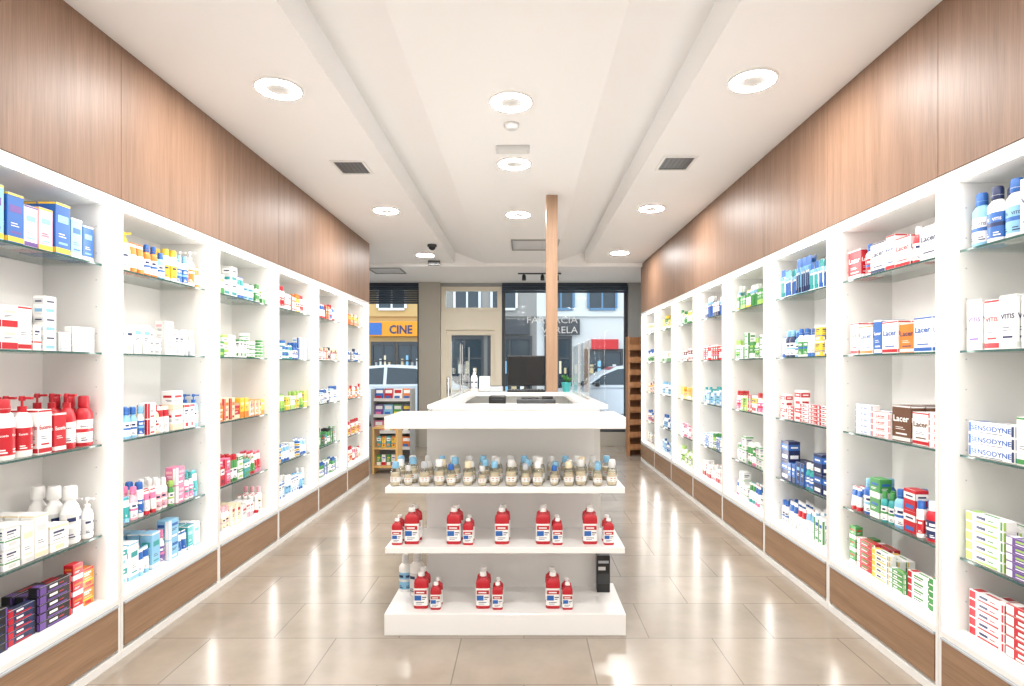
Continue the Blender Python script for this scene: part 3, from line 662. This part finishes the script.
# ---------------------------------------------------------------- street
hx('bldyellow','c2a069',.8); hx('bldorange','ea941a',.6); hx('bldwhite','cbccca',.8); hx('bldgrey','8d8a85',.8); hx('shopglass','2b3840',.12); hx('blueframe','557a99',.5); hx('redsign','c2282b',.5)
hx('carsilver','b8bec4',.25,.3); hx('carwhite','cdd3d8',.25); hx('tyre','151515',.8); hx('shopint','c9b48a',.6)
GZ=-.03
struct('floor_street',MB().box(-14,14,YF+.2,12.6,-.15,GZ,'pave').box(-14,14,12.6,17.5,-.15,GZ-.002,'asphalt').box(-14,14,17.5,20.5,-.15,GZ,'pave'))
def sx(u,Y=20): return (u-524)*Y/569
def building(x0,x1,wall,ops,label):
    e=obj('building',None,loc=((x0+x1)/2,20.6,GZ),label=label,category='building')
    def Q(name,mb,label=None):
        o=obj(name,mb,parent=e,label=label); o.location=(-e.location.x,-20.6,-GZ)
        return o
    m=MB(); m.box(x0,x1,20.02,21,GZ,9,wall); m.box(x0,x1,19.93,20.02,3.2,3.3,wall); m.box(x0,x1,19.97,20.02,GZ,.35,'grey')
    for (a,b,c,d,f) in ops:
        m.box(a-.08,b+.08,19.95,20.02,d,d+.12,f); m.box(a-.08,a,19.95,20.02,c,d,f); m.box(b,b+.08,19.95,20.02,c,d,f); m.box(a,b,19.95,20.02,c-.08,c,f)
    Q('facade',m)
    for j,(a,b,c,d,f) in enumerate(ops):
        g=MB().box(a,b,20.0,20.018,c,d,'shopglass').box((a+b)/2-.03,(a+b)/2+.03,19.97,20.0,c,d,f).box(a,b,19.97,20.0,c+(d-c)*.7,c+(d-c)*.7+.05,f)
        if d<3:
            for q in range(4):
                xx=a+(b-a)*(.1+.22*q); g.box(xx,xx+(b-a)*.13,19.985,20.0,c+.1,c+.45+.2*((q*3+j)%3),['C','grey','L','shopint','W'][(q+j)%5])
                g.box(xx,xx+(b-a)*.1,19.985,20.0,c+1.1,c+1.3+.12*((q+j)%3),['grey','shopint','H','L','C'][(q*2+j)%5])
        Q('shop_window',g)
    return Q
Q=building(-12,-3.05,'bldyellow',[(-5.3,-4.6,.3,2.2,'dgrey'),(-4.4,-3.6,.3,2.2,'dgrey'),(-5.1,-4.2,3.5,5.2,'white'),(-8.5,-6,.3,2.3,'white')],'ochre corner building with orange cinema sign')
m=MB(); m.box(-6.2,-3.6,19.8,19.94,2.5,3.02,'bldorange',.01); vs,fs=textmb('CINE',.03); m.add([(sx(402)+a*.36,19.79,2.6+b*.40) for a,b in vs],fs,'N')
m.box(-5.4,-4.95,19.78,19.8,2.55,2.97,'B')
Q('shop_sign',m,'orange sign with dark letters')
Q=building(-3.05,.45,'bldgrey',[(-2.7,-1.5,.1,2.4,'dgrey'),(-1.2,.2,.1,2.4,'dgrey'),(-2.4,-1.6,3.5,5,'H'),(-1.1,-.3,3.5,5,'H')],'grey stone building with dark shopfront')
Q('shop_sign',MB().box(-2.7,.2,19.85,19.94,2.56,3.1,'dgrey',.01),'dark fascia sign')
Q=building(.45,12,'bldwhite',[(.8,1.6,.1,2.4,'dgrey'),(2.2,3.4,.1,1.95,'dgrey'),(.9,1.7,3.5,4.8,'blueframe'),(2.3,3.2,3.5,4.8,'blueframe'),(4.2,6,.1,2.3,'dgrey')],'white building with pale blue window frames')
Q('shop_sign',MB().box(.7,1.95,19.85,19.94,2.56,3.1,'dgrey',.01),'dark fascia sign')
Q('shop_sign',MB().box(2.35,3.3,19.85,19.94,2.05,2.4,'redsign',.01),'small red fascia sign')
def car(x,y,paint,label):
    e=obj('car',None,loc=(x,y,GZ),label=label,category='car',group='parked cars')
    P=[(-2.05,.3),(-2.08,.62),(-1.98,.86),(-1.2,1.0),(1.75,1.0),(2.05,.9),(2.1,.55),(2.05,.3)]
    G=[(-1.25,.99),(-.85,1.28),(-.45,1.47),(.2,1.52),(.9,1.48),(1.35,1.3),(1.65,1.02),(1.7,.99)]
    m=MB(); m.prism(P,-.85,.85,paint); me=recalc(m.mesh('car_body'))
    bm=bmesh.new(); bm.from_mesh(me); bmesh.ops.bevel(bm,geom=bm.edges[:],offset=.06,segments=3,affect='EDGES'); bm.to_mesh(me); bm.free()
    obj('car_body',me,parent=e)
    def wy(b): return .82-.15*max(0,(b-1.0)/.5)
    n=len(G); vs=[(a,-wy(b),b) for a,b in G]+[(a,wy(b),b) for a,b in G]
    c=MB(); c.add(vs,[tuple(range(n)),tuple(range(2*n-1,n-1,-1))]+[(i,i+n,(i+1)%n+n,(i+1)%n) for i in range(n)],paint)
    obj('cabin',recalc(c.mesh('cabin')),parent=e)
    g=MB()
    for s in(-1,1):
        for poly in([(-1.1,1.04),(-.78,1.27),(-.42,1.41),(.08,1.45),(.08,1.04)],[(.16,1.04),(.16,1.45),(.85,1.42),(1.22,1.28),(1.42,1.06)]):
            g.add([(a,s*(wy(b)+.006),b) for a,b in poly],[tuple(range(5))],'shopglass')
    g.add([(-1.24,-.74,1.02),(-.5,-.62,1.46),(-.5,.62,1.46),(-1.24,.74,1.02)],[(0,1,2,3)],'shopglass')
    obj('side_window',g,parent=e)
    obj('side_mirror',MB().box(-1.0,-.88,-.98,-.84,1.0,1.1,'black',.02),parent=e)
    for a in(-1.3,1.3):
        for s in(-1,1):
            w=MB(); w.lathe([(.18,-.1),(.31,-.1),(.33,-.07),(.33,.07),(.31,.1),(.18,.1)],'tyre',24); w.lathe([(.19,-.105),(.06,-.09),(.06,.09),(.19,.105)],'carsilver',24)
            o=obj('wheel',w,parent=e,loc=(a,s*.78,.33)); o.rotation_euler=(math.pi/2,0,0)
    obj('light',MB().box(-2.09,-2.0,-.78,-.5,.65,.8,'W',.02).box(-2.09,-2.0,.5,.78,.65,.8,'W',.02),parent=e,label='headlights')
car(2.65,14.2,'carsilver','silver hatchback parked on the street')
car(-3.5,14.6,'carwhite','white hatchback parked on the street')

# ---------------------------------------------------------------- world, camera
wd=bpy.data.worlds.new('World'); scene.world=wd; wd.use_nodes=True
bg=wd.node_tree.nodes['Background']; bg.inputs[0].default_value=(.84,.92,1,1); bg.inputs[1].default_value=2.8
cam=bpy.data.cameras.new('Camera'); cam.lens=20.0; cam.sensor_width=36; cam.shift_x=-12/1024; cam.shift_y=24/1024; cam.clip_start=.05
co=bpy.data.objects.new('Camera',cam); COL.objects.link(co); co.location=(0,0,H); co.rotation_euler=(math.pi/2,0,0); scene.camera=co
